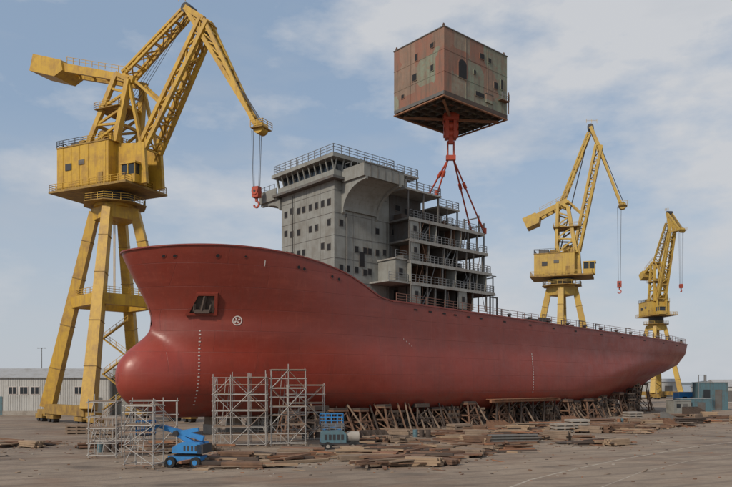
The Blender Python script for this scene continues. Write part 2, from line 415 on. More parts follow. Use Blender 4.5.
for sd,s0,s1,bh,bt in((1,24.0,31.5,3.6,4.5),(-1,22.3,29.5,1.0,4.5)):
    def W(a,b,t0,t1,z0,z1,m): B(a,b,min(sd*t0,sd*t1),max(sd*t0,sd*t1),z0,z1,m)
    W(s0,s1,6.62,11.2,34.05,34.5,M_gry)
    W(s0,s0+.12,6.7,11.2,34.5,35.75,M_gry); W(s1-.12,s1,7.3,11.2,34.5,35.75,M_gry)
    W(s0+.12,s1-.12,11.08,11.2,34.5,35.75,M_gry); W(s0-.05,s1+.05,11.0,11.28,35.75,35.85,M_gry2)
    prof=[(6.2,34.05),(11.2,34.05),(11.2,33.7)]
    for i in range(11):
        a=math.pi/2*(i/10); prof.append((11.0-bt*math.sin(a),33.65-bh*(1-math.cos(a))))
    prof.append((6.2,33.65-bh-.3))
    for sa,sb in((s0+.3,s0+.7),(s1-.9,s1-.5)):
        h.prism([(sa,-sd*t,z) for t,z in prof],(sb-sa,0,0),M_gry)
    prof2=[(t,z+.35) for t,z in prof[3:-1]]
    vs=[(s,-sd*t,z) for t,z in prof2 for s in(s0+.7,s1-.9)]
    h.add(vs,[(2*i,2*i+1,2*i+3,2*i+2) for i in range(len(prof2)-1)],M_gry)
    h.rail([(s0+.1,-sd*7.2,35.85),(s0+.1,-sd*11.1,35.85),(s1-.1,-sd*11.1,35.85)],M_rail,.6,1.2,.03,n=1)
    for q in np.arange(s0+1.2,s1-.8,1.3): W(q,q+.06,11.2,11.26,34.1,35.7,M_gry2)
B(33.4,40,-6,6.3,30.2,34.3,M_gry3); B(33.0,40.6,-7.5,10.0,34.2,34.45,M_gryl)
B(33.41,37.5,-5,5.6,34.45,37.1,M_gry); B(33.42,38.4,-6.3,7.4,37.1,37.35,M_gryl)
h.rail([(33.2,-9.9,34.45),(40.5,-9.9,34.45),(40.5,7,34.45)],M_rail,1.1,1.1,.04)
h.rail([(34,-7.3,37.35),(38.3,-7.3,37.35),(38.3,6,37.35)],M_rail,1.1,1.2,.04)
for s in(33.8,37,40.2): B(s-.1,s+.1,9.6,9.8,30.3,34.2,M_gry2)
for s in(36,38.2): B(s-.08,s+.08,7.1,7.26,34.45,37.1,M_gry2)
for s,z in((34.6,35.6),(36.5,35.6)): winS(s,z,.8,1.3 if s<35 else .7,5.6)
for s,z,hh in((35,32.4,.8),(37,31.6,2.),(39,32.4,.8)): winS(s,z,.9,hh,6.3)
lev=[20.8,23.9,27.,30.1]
ends=[52.5,51.8,51.0,50.2]
prevz=17.7
for k,(z,e) in enumerate(zip(lev,ends)):
    tt=10.7-.12*k
    B(33.4,e,-tt,tt,z-.16,z+.10,M_gry2)
    B(33.35,e+.05,tt-.02,tt+.06,z-.34,z+.12,M_gryl)
    B(e-.02,e+.06,-tt,tt,z-.34,z+.115,M_gryl)
    tc_=6.4-.15*k
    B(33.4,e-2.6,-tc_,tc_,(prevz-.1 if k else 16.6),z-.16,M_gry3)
    s=34.6
    while s<e-3.2:
        q=random.random()
        if q<.5: winS(s,prevz+1.35,1.1,2.2,tc_)
        elif q<.85: winS(s,prevz+1.7,1.,.9,tc_)
        else: B(s-.8,s+.8,tc_-.01,tc_+.06,prevz+.15,z-.3,M_gry2)
        s+=1.75
    for q in range(7):
        s=34+random.random()*(e-37); B(s-.05,s+.05,tc_,random.uniform(8,tt-.4),prevz+.1,z-.16,random.choice((M_gry2,M_gry3,M_rust)))
    s=33.6
    while s<e:
        if random.random()<.16: B(s-.06,s+.06,tc_,tt-.04,prevz+.1,z-.16,M_gry)
        else: B(s-.1,s+.1,tt-.3,tt-.1,prevz+.1,z-.16,M_gry2)
        if random.random()<.13 and s+2.2<e:
            B(s+.12,s+1.9,tt-.18,tt-.1,prevz+.1,z-.16,M_gry); winS(s+1.,prevz+1.6,.6,.7,tt-.1)
        s+=random.choice((1.7,2.2,2.9,3.4))
    h.rail([(33.6,-tt+.1,z+.1),(e-.1,-tt+.1,z+.1),(e-.1,tt-.1,z+.1)],M_rail,1.1,.8,.035)
    sl=36.5+4.6*((k*2)%3)
    h.beam((sl,-tt+.8,prevz+.1),(sl+2.3,-tt+.8,z),.08,.22,M_rail); h.beam((sl,-tt+1.5,prevz+.1),(sl+2.3,-tt+1.5,z),.08,.22,M_rail)
    for q in range(9):
        h.bx(sl+2.3*q/9,sl+2.3*q/9+.22,-tt+.8,-tt+1.5,prevz+.1+(z-prevz)*q/9,prevz+.15+(z-prevz)*q/9,M_rail)
    for q in range(7):
        s=34+random.random()*(e-36); w_=random.uniform(.4,1.6); B(s,s+w_,tc_+.4,tc_+2.,z+.1,z+.1+random.uniform(.4,1.5),random.choice((M_gry2,M_rust3,M_gry3,M_rail,M_rust)))
    prevz=z+.1
B(40.5,44,-8,7,30.2,32.9,M_gry3); B(40.62,45.2,-9.4,9.6,32.9,33.15,M_gryl)
h.rail([(40.8,-9.5,33.15),(45.1,-9.5,33.15),(45.1,9.2,33.15)],M_rail,1.1,1.1,.04)
for s in(41.3,43.2): winS(s,31.4,.9,1.8 if s<42 else .9,7.)
for s in(42.6,45): B(s-.1,s+.1,9.2,9.4,30.2,32.9,M_gry2)
B(46,49,-6,5,30.2,32.3,M_gry); winS(47,31.3,.8,.8,5)
h.rail([(46,-5,32.3),(49,-5,32.3),(49,5,32.3),(46,5,32.3)],M_rail,1.,1.1,.035,True)
B(29.5,33.4,6.2,10.2,20.66,20.9,M_gryl); h.rail([(29.6,-10.1,20.9),(33.4,-10.1,20.9)],M_rail)
B(31.2,33.4,6.21,9.8,20.9,24,M_gry); winS(32.2,22.3,.7,.9,9.8)
B(31,33.45,6.22,10,24,24.2,M_gryl); h.rail([(31.1,-9.9,24.2),(33.4,-9.9,24.2)],M_rail)
for s,z0,z1 in((50.9,20.9,32),(53.2,17.0,23.8),(49.6,30.2,33)):
    h.beam((s,-9.8,z0),(s,-9.8,z1),.16,.16,M_gry2); h.beam((s,-6.8,z0),(s,-6.8,z1),.16,.16,M_gry2)
    h.beam((s,-9.8,z1-.3),(s,-6.8,z1-.3),.14,.14,M_gry2)
for z in (20.8,23.8): h.beam((50.3,-9.8,z),(54,-9.8,z),.14,.14,M_gry2)
for i in range(26):
    s=34+random.random()*16; z=random.choice(lev); h.beam((s,-10.25,z-.2),(s+random.uniform(-1.2,1.2),-10.25,z-2.9),.07,.07,random.choice((M_rail,M_rust)))
h.obj('superstructure',ship)

# ------------------------------------------------------------------ hoisted deck block
def prim_mat():
    m,nt,b,o=base('block_primer',.78)
    sx=nd(nt,'ShaderNodeSeparateXYZ'); nt.links.new(o,sx.inputs[0])
    v=nd(nt,'ShaderNodeTexVoronoi',distance='CHEBYCHEV'); v.inputs['Scale'].default_value=.30; v.inputs['Randomness'].default_value=.55
    nt.links.new(mapping(nt,o,(1,1,.8),(1.3,.4,.7)),v.inputs['Vector'])
    sp=nd(nt,'ShaderNodeSeparateColor'); nt.links.new(v.outputs['Color'],sp.inputs[0])
    xr=ramp(nt,sx.outputs['X'],0.05,.6,.34,.02)
    ad=nd(nt,'ShaderNodeMath',operation='ADD'); nt.links.new(sp.outputs[0],ad.inputs[0]); nt.links.new(xr,ad.inputs[1])
    red=ramp(nt,ad.outputs[0],.56,.64,0,.9)
    c=mixc(nt,red,(.19,.215,.155),(.25,.095,.062))
    c=mixc(nt,ramp(nt,sp.outputs[1],.6,.68,0,.6),c,(.245,.255,.19))
    c=mixc(nt,ramp(nt,noise(nt,o,.45,8,.72),.42,.62,0,.65),c,(.17,.125,.09))
    c=mixc(nt,ramp(nt,noise(nt,o,1.3,7,.72),.5,.66,0,.55),c,(.24,.115,.07))
    c=mixc(nt,ramp(nt,noise(nt,mapping(nt,o,(1.5,1.5,.15)),1.2,6,.65),.48,.68,0,.6),c,(.10,.08,.062))
    nt.links.new(c,b.inputs['Base Color']); bump(nt,b,noise(nt,o,1.2,4),.3,.08); return m
M_blk=prim_mat()
k=MB()
L,Wd,H=13.7,9.9,9.0
blk=empty('hoisted_deck_block',(10.6,95,45.9),R(41))
k.bx(0,L,0,Wd,0.35,H,M_blk)
k.bx(-.08,L+.08,-.08,Wd+.08,H,H+.14,M_gry2)
for z in (3.0,6.0): k.bx(-.03,L+.03,-.03,Wd+.03,z,z+.07,M_blk)
for x in np.arange(0,L+.1,1.7):
    k.bx(x-.05,x+.05,0.05,Wd-.05,-.1,.35,M_gry2); 
for y in np.arange(0,Wd+.1,1.6): k.bx(0.02,L-.02,y-.07,y+.07,-.25,.345,M_rust3)
# rust-orange perimeter frame and lifting beams on the underside
for y in(.1,Wd-.1): k.bx(-.06,L+.06,y-.16,y+.16,-.42,-.26,M_rust2)
for x in(.1,L-.1): k.bx(x-.16,x+.16,.27,Wd-.27,-.42,-.26,M_rust2)
k.beam((1,1,-.5),(L/2,Wd/2,-.5),.3,.3,M_rust2);k.beam((L-1,Wd-1,-.5),(L/2,Wd/2,-.5),.3,.3,M_rust2)
k.beam((1,Wd-1,-.62),(L/2,Wd/2,-.62),.3,.3,M_rust2);k.beam((L-1,1,-.62),(L/2,Wd/2,-.62),.3,.3,M_rust2)
for x in (4.4,9.1): k.bx(x,x+.08,-.05,.01,.3,H,M_blk)
for y in (3.2,6.4): k.bx(-.05,.01,y,y+.08,.3,H,M_blk)
def wf(x,z,w,hh): k.bx(x-w/2-.08,x+w/2+.08,-.09,0,z-hh/2-.08,z+hh/2+.08,M_blk); k.bx(x-w/2,x+w/2,-.11,-.09,z-hh/2,z+hh/2,M_int)
def wl(y,z,w,hh): k.bx(-.09,0,y-w/2-.08,y+w/2+.08,z-hh/2-.08,z+hh/2+.08,M_blk); k.bx(-.11,-.09,y-w/2,y+w/2,z-hh/2,z+hh/2,M_int)
arch=[(2.9,3.0),(4.5,3.0),(4.5,4.9)]+[(3.7+.8*math.cos(a),4.9+.65*math.sin(a)) for a in np.linspace(.2,math.pi-.2,8)]+[(2.9,4.9)]
k.prism([(x,-.11,z) for x,z in arch],(0,.1,0),M_int)
k.prism([(3.7+(x-3.7)*1.15,-.08,4.4+(z-4.4)*1.08) for x,z in arch],(0,.07,0),M_blk)
for a in((7.9,7.3,.9,.7),(9.6,7.2,.6,.6),(7.4,1.7,1.8,.6),(11.0,4.0,.8,.9),(12.4,4.5,.4,1.4),(6.3,4.6,.4,.5)): wf(*a)
for a in((2.2,7.2,.6,.6),(2.2,4.1,.5,.8),(5.6,3.9,.8,.9),(5.3,6.6,.4,.9),(8,1.9,.5,.5)): wl(*a)
k.bx(8.7,10.2,-.2,0,1.0,2.2,M_blk); k.bx(8.6,10.3,-.24,0,2.2,2.28,M_gry2)
k.beam((13.4,-.5,.3),(13.4,-.5,3.5),.12,.12,M_rust); k.bx(11.6,13.4,-.7,0,2.0,2.1,M_rust); k.rail([(11.7,-.65,2.1),(13.4,-.65,2.1)],M_rail,1,.8,.03)
for x,y in((0.3,.3),(L-.3,.3),(.3,Wd-.3),(L-.3,Wd-.3)): k.prism([(x-.3,y,H+.14),(x+.3,y,H+.14),(x+.1,y,H+.7),(x-.1,y,H+.7)],(0,.08,0),M_rust)
k.obj('block_shell',blk)
r=MB()
cx,cy=12.45,102.8
r.bx(cx-1.1,cx+1.1,cy-.9,cy+.9,44.9,45.9,M_redm)
r.bx(cx-.85,cx-.35,cy-.7,cy+.7,42.3,44.9,M_redm); r.bx(cx+.35,cx+.85,cy-.7,cy+.7,42.3,44.9,M_redm)
for z in(44.2,43.1): r.tube((cx-1.05,cy,z),(cx+1.05,cy,z),.62,M_redm,16)
r.bx(cx-.34,cx+.34,cy-.35,cy+.35,41.6,43,M_redm)
for kx in(-.45,.45): r.tube((cx+kx,cy,42),(cx+kx,cy,39.8),.13,M_redm,8)
r.bx(cx-.7,cx+.7,cy-.3,cy+.3,39.2,39.9,M_redm)
def shipw(s,t,z):
    c,sn=math.cos(SA),math.sin(SA); return Vector((SHIP[0]+c*s+sn*t,SHIP[1]+sn*s-c*t,z))
for (s,t,z) in((40.2,9.3,34.4),(40.2,7.2,34.4),(51.,9.9,30.3),(50.8,7.5,30.3)):
    q=shipw(s,t,z); p=Vector((cx+(.4 if s>45 else -.4),cy,39.3))
    mid=p.lerp(q,.8)
    r.tube(p,mid,.13,M_redm,6); r.tube(mid,q,.2,M_redm,6); r.tube(q,q+Vector((0,0,.9)),.28,M_redm,8)
    dd=(q-p).normalized()
    r.tube(p.lerp(q,.3),p.lerp(q,.3)+dd*.9,.26,M_redm,8)
r.obj('lifting_sling')

# ------------------------------------------------------------------ cranes
def crane(name,C,az,paz,zp,Rb,zmid,cw0,cw1,ttop,tie,jp,jt,ft,tip,hookz,houseL,houseZ,M=M_yel,sc=1.0):
    e=empty(name,(C[0],C[1],0),0)
    p=MB()
    ft_=[];tp=[]
    for i in range(4):
        a=paz+i*math.pi/2; ft_.append(Vector((Rb*math.cos(a),Rb*math.sin(a),2.4))); tp.append(Vector((3.4*math.cos(a),3.4*math.sin(a),zp-1.6)))
    for i in range(4):
        p.beam(ft_[i],tp[i],2.0,2.0,M,1.4,1.4)
        j=(i+1)%4
        t=(zmid-2.4)/(zp-1.6-2.4)
        a,b=ft_[i].lerp(tp[i],t),ft_[j].lerp(tp[j],t); p.beam(a,b,1.2,1.8,M)
        up=Vector((0,0,.9)); p.rail([a+up,b+up],M,1.1,1.5,.045)
        for q in(.2,.42,.66,.85):
            c=ft_[i].lerp(tp[i],q); w=2.0-.6*q+.14; dl=(tp[i]-ft_[i]).normalized()*.07; p.beam(c-dl,c+dl,w,w,M_yold)
        if i%2==0: p.beam(ft_[i]+Vector((0,0,-.2)),ft_[j]+Vector((0,0,-.2)),1.5,1.6,M_yold)
        dr=(ft_[(i+1)%4]-ft_[i]).normalized() if i%2==0 else (ft_[(i+3)%4]-ft_[i]).normalized()
        side=Vector((-dr.y,dr.x,0))
        f0=Vector((ft_[i].x,ft_[i].y,1.5)); p.beam(f0-dr*3.4,f0+dr*3.4,1.0,1.1,M_yold)
        for q in(-2.4,2.4):
            c=f0+dr*q; p.beam(c-dr*1.5+Vector((0,0,-.55)),c+dr*1.5+Vector((0,0,-.55)),1.3,.7,M_yold)
            for w in(-.8,.8):
                cc=c+dr*w; cc.z=.5; p.tube(cc-side*.5,cc+side*.5,.48,M_dark,12)
    z=2.0;sx=1
    while z<zmid-3:
        p.beam((-2*sx,0,z),(2*sx,0,z+3),.9,.15,M); p.rail([(-2*sx,.45,z),(2*sx,.45,z+3)],M,1.,1.2,.04,n=2); z+=3;sx=-sx
    p.beam((0,-.6,zmid),(0,-.6,zp),.1,.1,M);p.beam((0,.0,zmid),(0,.0,zp),.1,.1,M)
    hp=[(3.9*math.cos(paz+i*math.pi/2),3.9*math.sin(paz+i*math.pi/2)) for i in range(4)]
    p.prism([(x*1.05,y*1.05,zp-3.0) for x,y in hp],(0,0,2.0),M)
    p.tube((0,0,zp-1.0),(0,0,zp-.6),3.4,M,20)
    p.tube((0,0,zp-.6),(0,0,zp-.45),5.3,M_yold,8); p.tube((0,0,zp-.45),(0,0,houseZ[0]+.25),2.9,M_dark,20)
    ring=[(5.1*math.cos(t),5.1*math.sin(t),zp-.45) for t in np.linspace(0,2*math.pi,8,endpoint=False)]
    p.rail(ring,M,1.1,1.3,.045,True)
    p.obj('portal',e)
    u=MB(); h0,h1=houseZ; x0,x1=houseL; wd=4.0*sc
    u.bx(x0,x1,-wd,wd,h0+.6,h1,M); u.bx(x0-1.0,x1+4.5,-wd-.9,wd+.9,h0+.25,h0+.6,M_yold)
    u.bx(x0-.1,x1+.1,-wd-.1,wd+.1,h1,h1+.2,M_yold)
    for x in np.arange(x0+1.4,x1-.3,1.9):
        for sd in(-1,1): u.bx(x-.04,x+.04,sd*wd,sd*(wd+.06),h0+.6,h1,M)
    zz=(h0+h1)/2
    for sd in(-1,1):
        u.bx(x0+2,x0+3.4,sd*(wd+.02),sd*(wd+.1),zz,zz+1.1,M_dark); u.bx(x1-2.2,x1-1.2,sd*(wd+.02),sd*(wd+.1),h0+.6,h0+2.8,M_yold)
        u.bx(x0+5,x0+6.3,sd*(wd+.02),sd*(wd+.1),zz+.6,zz+1.4,M_gry2)
    for y in(-2,.5): u.bx(x1,x1+.08,y,y+1.3,zz,zz+1.2,M_dark)
    u.rail([(x0-.9,-wd-.8,h0+.6),(x1+4.3,-wd-.8,h0+.6),(x1+4.3,wd+.8,h0+.6),(x0-.9,wd+.8,h0+.6)],M,1.1,1.4,.045,True)
    u.rail([(x0,-wd,h1+.2),(x0+5.5,-wd,h1+.2),(x0+5.5,wd,h1+.2),(x0,wd,h1+.2)],M_dark,1.1,1.3,.045,True)
    u.rail([(x0+5.5,-wd,h1+.2),(x1,-wd,h1+.2),(x1,wd,h1+.2)],M,1.1,1.3,.045)
    u.bx(x0+1,x0+3.5,-2,2,h1+.2,h1+1.5,M_gry2); u.bx(x0+4,x0+5.2,-3,-1,h1+.2,h1+1.2,M_yold)
    cx0=x1+2.1; cy0=-wd*.5
    u.bx(cx0,cx0+2.9,cy0-1.4,cy0+1.4,h0+.61,h0+1.9,M); u.bx(cx0+.1,cx0+2.8,cy0-1.3,cy0+1.3,h0+1.9,h0+3.6,M_glass); u.bx(cx0-.1,cx0+3.1,cy0-1.5,cy0+1.5,h0+3.6,h0+3.9,M)
    for xx in(cx0+.06,cx0+1.45,cx0+2.84):
        for yy in(cy0-1.34,cy0+1.34): u.beam((xx,yy,h0+1.8),(xx,yy,h0+3.7),.16,.16,M)
    tx,tz=ttop
    lw=2.4*sc
    for sd in(-1,1):
        b0=(x0+5.5,sd*lw*1.1,h1);b1=(x1+.3,sd*lw*1.1,h1)
        t0=(tx-1.,sd*lw*.7,tz);t1=(tx+1.6,sd*lw*.7,tz-1.5)
        u.beam(b0,t0,.75,.75,M);u.beam(b1,t1,.95,.95,M);u.beam(t0,t1,.7,.7,M)
        for q,(a_,b_) in enumerate([(.0,.3),(.3,.55),(.55,.8)]):
            A=Vector(b0).lerp(Vector(t0),a_);Bq=Vector(b1).lerp(Vector(t1),b_);u.beam(A,Bq,.35,.35,M)
            A2=Vector(b0).lerp(Vector(t0),b_);u.beam(A2,Bq,.35,.35,M)
        u.beam(t1,(jp[0],sd*lw*.8,jp[1]),.5,.5,M)
    for a_ in(.3,.6,1):
        for P,Q in((((x0+5.5),h1),(tx-1.,tz)),(((x1+.3),h1),(tx+1.6,tz-1.5))):
            x=P[0]+(Q[0]-P[0])*a_;z=P[1]+(Q[1]-P[1])*a_;ww=lw*(1.1-.4*a_);u.beam((x,-ww,z),(x,ww,z),.45,.45,M)
    for fr in(.5,):
        zc=h1+(tz-h1)*fr; xa=x0+5.2+(tx-1-x0-5.5)*fr-.6; xb=x1+1.4-fr*.5
        u.bx(xa,xb,-lw*1.25,lw*1.25,zc,zc+.12,M_yold); u.rail([(xa,-lw*1.25,zc+.12),(xb,-lw*1.25,zc+.12),(xb,lw*1.25,zc+.12),(xa,lw*1.25,zc+.12)],M,1.,1.2,.035,True)
    u.bx(x0+7,x0+9.5,-1.4,1.4,h1+.2,h1+2.2,M); u.tube((x0+8.,-2,h1+1.8),(x0+8,2,h1+1.8),.9,M_yold,14)
    for sd in(-1,1): u.prism([(x1-.5,sd*lw*.8-.3,h0+.6),(jp[0]+1.2,sd*lw*.8-.3,h0+.6),(jp[0]+.7,sd*lw*.8-.3,jp[1]+.6),(jp[0]-.8,sd*lw*.8-.3,jp[1]+.6),(x1-.5,sd*lw*.8-.3,h1)],(0,.6,0),M)
    c0=Vector((cw0[0],0,cw0[1]));c1=Vector((cw1[0],0,cw1[1]));dd=(c1-c0)
    for sd in(-1,1):
        u.beam(c0+dd*.1+Vector((0,sd*1.5,0)),c1+Vector((0,sd*1.5,0)),.7,1.5*sc,M,.6,1.1*sc)
    for a_ in(.35,.5,.65,.8,.95): 
        q=c0+dd*a_; u.beam(q-Vector((0,1.5,0)),q+Vector((0,1.5,0)),.4,.4,M)
    dn=dd.normalized(); nz=Vector((-dn.z,0,dn.x))
    a=c0+nz*1.2*sc;b=c0+dd*.3+nz*1.0*sc;c=c0+dd*.34-nz*.6*sc;d2=c0+dd*.27-nz*1.9*sc;e2=c0-nz*1.7*sc
    pts=[a,b,c,d2,e2]; u.prism([q-Vector((0,2.3*sc,0)) for q in pts],(0,4.6*sc,0),M)
    u.rail([c0+dd*.36+Vector((0,-1.9,.8)),c1+Vector((0,-1.9,.8))],M,1.,1.5,.04,n=2)
    J0=Vector((jp[0],0,jp[1]));J1=Vector((jt[0],0,jt[1]));
    for sd in(-1,1): u.beam(c1+Vector((0,sd*1.2,0)),J0.lerp(J1,.33)+Vector((0,sd*1.2,0)),.4,.4,M)
    up=(0,1,0)
    u.truss(J0,J1,1.3*sc,3.6*sc,1.5*sc,2.0*sc,9,.62*sc,.22,M,up)
    T0=Vector((tx,0,tz));T1=Vector((tie[0],0,tie[1]))
    u.truss(T0,T1,.7*sc,2.6*sc,.7*sc,1.8*sc,6,.38*sc,.18,M,up)
    F0=Vector((ft[0],0,ft[1]));F1=Vector((tip[0],0,tip[1]))
    dj=(F1-F0).normalized(); nj=Vector((-dj.z,0,dj.x))
    if nj.x<0:nj=-nj
    for sd in(-1,1):
        w0,w1=.95*sc,.55*sc
        P0=F0+Vector((0,sd*w0,0));P1=F1+Vector((0,sd*w1,0)); PJ=J1+Vector((0,sd*w0,0))
        u.beam(P0,P1,.55*sc,.7*sc,M,.4*sc,.5*sc)
        u.beam(PJ,P1-dj*1.0-nj*.2,.5*sc,.6*sc,M,.4*sc,.5*sc)
        u.beam(P0,PJ,.6*sc,.8*sc,M)
        n=8
        for i in range(n):
            A=P0.lerp(P1,(i+.3)/n);Bq=PJ.lerp(P1,i/n);C2=PJ.lerp(P1,(i+1)/n)
            u.beam(A,Bq,.2,.2,M);u.beam(A,C2,.2,.2,M)
    for i in range(9):
        q=F0.lerp(F1,i/8);w=(.95-.4*i/8)*sc;u.beam(q-Vector((0,w,0)),q+Vector((0,w,0)),.25,.25,M)
        q=J1.lerp(F1,i/9);u.beam(q-Vector((0,w,0)),q+Vector((0,w,0)),.25,.25,M)
    u.tube(F1+Vector((.1,-.8,0)),F1+Vector((.1,.8,0)),.9*sc,M,14)
    u.tube(F0-Vector((0,1.1,0)),F0+Vector((0,1.1,0)),.8*sc,M_dark,14)
    u.rail([F0+Vector((-1,-1.3,1)),F0+Vector((1.6,-1.3,.6))],M,1.,1,.04)
    u.bx(F1.x-.9,F1.x+1.2,-1.3,1.3,F1.z-.15,F1.z,M_yold); u.rail([(F1.x-.9,-1.3,F1.z),(F1.x+1.3,-1.3,F1.z),(F1.x+1.3,1.3,F1.z)],M,1,.9,.04)
    u.beam(J0+Vector((-.9,0,0)),J1+Vector((-.9,0,0)),.5,.08,M)
    for sd in(-.5,-.2,.2,.5):
        q=Vector((0,sd,0))
        u.tube(Vector((x0+6,sd*2,h1)),F0+q,.05,M_cable,4)
        u.tube(F0+q+nj*.5,F1+q+Vector((.5,0,.5)),.04,M_cable,4)
        u.tube(F1+q*1.3+Vector((-1.1 if sd<0 else -.2,0,-.2)),Vector((F1.x-(.9 if sd<0 else .4),q.y,hookz+1.8)),.05,M_cable,4)
    hx=F1.x-.65
    u.bx(hx-.55,hx+.55,-.5,.5,hookz+.6,hookz+2.2,M_redm); u.tube((hx,-.6,hookz+1.5),(hx,.6,hookz+1.5),.55,M_redm,14); u.tube((hx,-.64,hookz+1.5),(hx,.64,hookz+1.5),.2,M_dark,10)
    u.bx(hx-.16,hx+.16,-.16,.16,hookz,hookz+.7,M_redm)
    pr=None
    for i in range(10):
        t=math.pi*(.5-1.45*i/9); q=Vector((hx+.45*math.cos(t),0,hookz-.45+.45*math.sin(t)))
        if pr: u.beam(pr,q,.24,.24,M_redm)
        pr=q
    o=u.obj('slewing_upperworks',e); o.rotation_euler=(0,0,az)
    return e
crane('portal_slewing_crane',(-42.3,118),math.atan2(-.42,.906),R(180),36.8,11.3,20.0,
      (-17.2,63.2),(5.5,56.),(3.0,57.6),(15.3,65.6),(7.6,44.7),(19.2,63.2),(15.6,65.8),(29.0,44.9),34.0,(-9.,2.5),(38.1,45.9))
crane('portal_slewing_crane',(51.8,185),math.atan2(-.34,.94),R(160),32.6,9.5,19,
      (-9.6,49.2),(1.5,54.3),(0.,54.),(6.8,71.5),(3.8,41.4),(9.2,68.),(7.2,73),(14.9,52.),30.5,(-6.8,3.4),(33.9,40.2),M_yel2)
crane('portal_slewing_crane',(121,292),math.atan2(-.99,.12),R(150),31.5,9.5,18,
      (-9.6,52.),(1.,57.),(0.,56.5),(9.,71.),(3.6,41.4),(12,67.),(10,75.),(19,66.),43,(-6.8,3.4),(33.9,40.2),M_yel2)

# ------------------------------------------------------------------ ground, water, distance
gm=MB(); gm.add([(-6000,-200,0),(6000,-200,0),(6000,9000,0),(-6000,9000,0)],[(0,1,2,3)],M_ground); gm.obj('ground')
M_wat,_n,_bb,_oo=base('harbour_water',.25); _bb.inputs['Base Color'].default_value=(.10,.13,.15,1)
bump(_n,_bb,noise(_n,_oo,.6,4),.4,.2)
wm=MB(); wm.add([(95,330,.02),(5000,330,.02),(5000,2600,.02),(-200,2600,.02),(60,600,.02)],[(0,1,2,3,4)],M_wat); wm.obj('water')
M_far=plain('distant_trees',(.17,.20,.22),.9)
dm=MB(); 
for x0,x1,y,hh in((-2600,-300,1500,16),(-100,3500,2600,15)):
    n=160; top=[(x0+(x1-x0)*i/n,y,hh*(.55+.45*random.random())) for i in range(n+1)]
    vs=[(x,yy,0) for x,yy,_ in top]+top
    dm.add(vs,[(i,i+1,n+2+i,n+1+i) for i in range(n)],M_far)
dm.obj('distant_tree_line')
M_line=weathered('worn_line_paint',(.42,.37,.30),(.24,.19,.145),.9,1.5,.4,.6,False)
lm=MB()
def strip(pts,w,z):
    vs=[]
    for i,p in enumerate(pts):
        a=Vector(pts[max(0,i-1)]);b=Vector(pts[min(len(pts)-1,i+1)]);d_=(b-a).normalized();n_=Vector((-d_.y,d_.x))
        p=Vector(p);vs+=[(*(p+n_*w/2),z),(*(p-n_*w/2),z)]
    lm.add(vs,[(2*i,2*i+1,2*i+3,2*i+2) for i in range(len(pts)-1)],M_line)
strip([(8,42),(11,47),(15,52),(22,60),(33,71),(44,80),(58,88),(80,98)],.2,.006)
strip([(12,40),(20,51),(27,58.5),(38,68),(52,77)],.1,.006)
lm.obj('yard_line_marking')

# ------------------------------------------------------------------ warehouse left
wh=empty('warehouse',(-92,140,0),R(3))
b=MB()
b.bx(0,40,0,14,0,7.6,M_bld); 
for x in np.arange(0,40,.45): b.bx(x,x+.14,-.05,0,0.9,7.6,M_bld)
b.prism([(0-.4,-.5,7.6),(-.4,7,9.6),(-.4,14.5,7.6)],(40.8,0,0),M_roof)
b.bx(-.05,40.05,-.08,0,0,.9,M_conc)
for x in (20,22.2,24.4,28.5,33): 
    b.bx(x,x+1.7,-.12,-.05,4.2,5.8,M_white); b.bx(x+.12,x+1.58,-.14,-.12,4.3,5.7,M_glass); b.bx(x+.82,x+.9,-.16,-.14,4.3,5.7,M_white)
b.bx(35.5,38.5,-.12,-.05,0,3.6,M_gry2); b.bx(16,18.8,-.12,-.05,0,3.8,M_teal); b.bx(5,12,-.12,-.05,4.2,5.8,M_glass)
b.bx(40.05,46,2,12,0,9.4,M_gry); b.bx(39.9,46.2,1.9,12.2,9.4,9.7,M_roof)
for x in(41,43.5): b.bx(x,x+1.4,1.93,2,5.5,7,M_glass)
b.obj('building_shell',wh)
def shed(name,x,y,w,d_,hh,m,rz=0,pitch=0):
    b=MB(); b.bx(0,w,0,d_,0,hh,m)
    for q in np.arange(.2,w,.35): b.bx(q,q+.12,-.04,0,.15,hh-.12,m)
    for q in np.arange(.2,d_,.35): b.bx(-.04,0,q,q+.12,.15,hh-.12,m)
    b.bx(-.08,w+.08,-.08,0.02,hh-.12,hh+.06,m); b.bx(-.08,w+.08,-.08,.02,0,.14,m)
    for q in(0,w): b.bx(q-.09,q+.09,-.09,.1,0,hh,m)
    b.bx(w*.55,w*.8,-.07,-.03,.1,hh*.75,M_gry2); b.bx(w*.15,w*.38,-.08,-.03,hh*.45,hh*.75,M_glass)
    if pitch: b.prism([(-.3,-.4,hh+.06),(-.3,d_/2,hh+pitch),(-.3,d_+.4,hh+.06)],(w+.6,0,0),M_roof)
    else: b.bx(-.1,w+.1,-.1,d_+.1,hh+.06,hh+.12,M_roof)
    b.obj(name,None,(x,y,0),rz)
shed('shipping_container',70.5,157,7.5,2.6,2.9,M_teal,R(8))
shed('shipping_container',79,166,7,3,6.6,M_teal,R(4))
shed('shipping_container',77,172,5,3,4.2,M_blue,R(4))
shed('site_cabin',66,150,4.2,2.6,2.7,M_gry,R(15))
shed('site_cabin',112,235,14,6,5.2,M_bld,R(2),1.5)
shed('site_cabin',82,180,6,3,3.2,M_bld,R(-5))
shed('storage_shed',150,300,26,10,6,M_bld,0,2)
shed('storage_shed',128,318,14,8,7,M_bld,0,1.5)
lp=MB(); lp.tube((76,160,0),(76,160,8.4),.1,M_rail,6); lp.tube((77.5,160,6.8),(77.5,160,8.4),.3,M_rail,8); lp.beam((76,160,8.3),(77.4,160,8.3),.08,.08,M_rail); lp.obj('vent_mast')
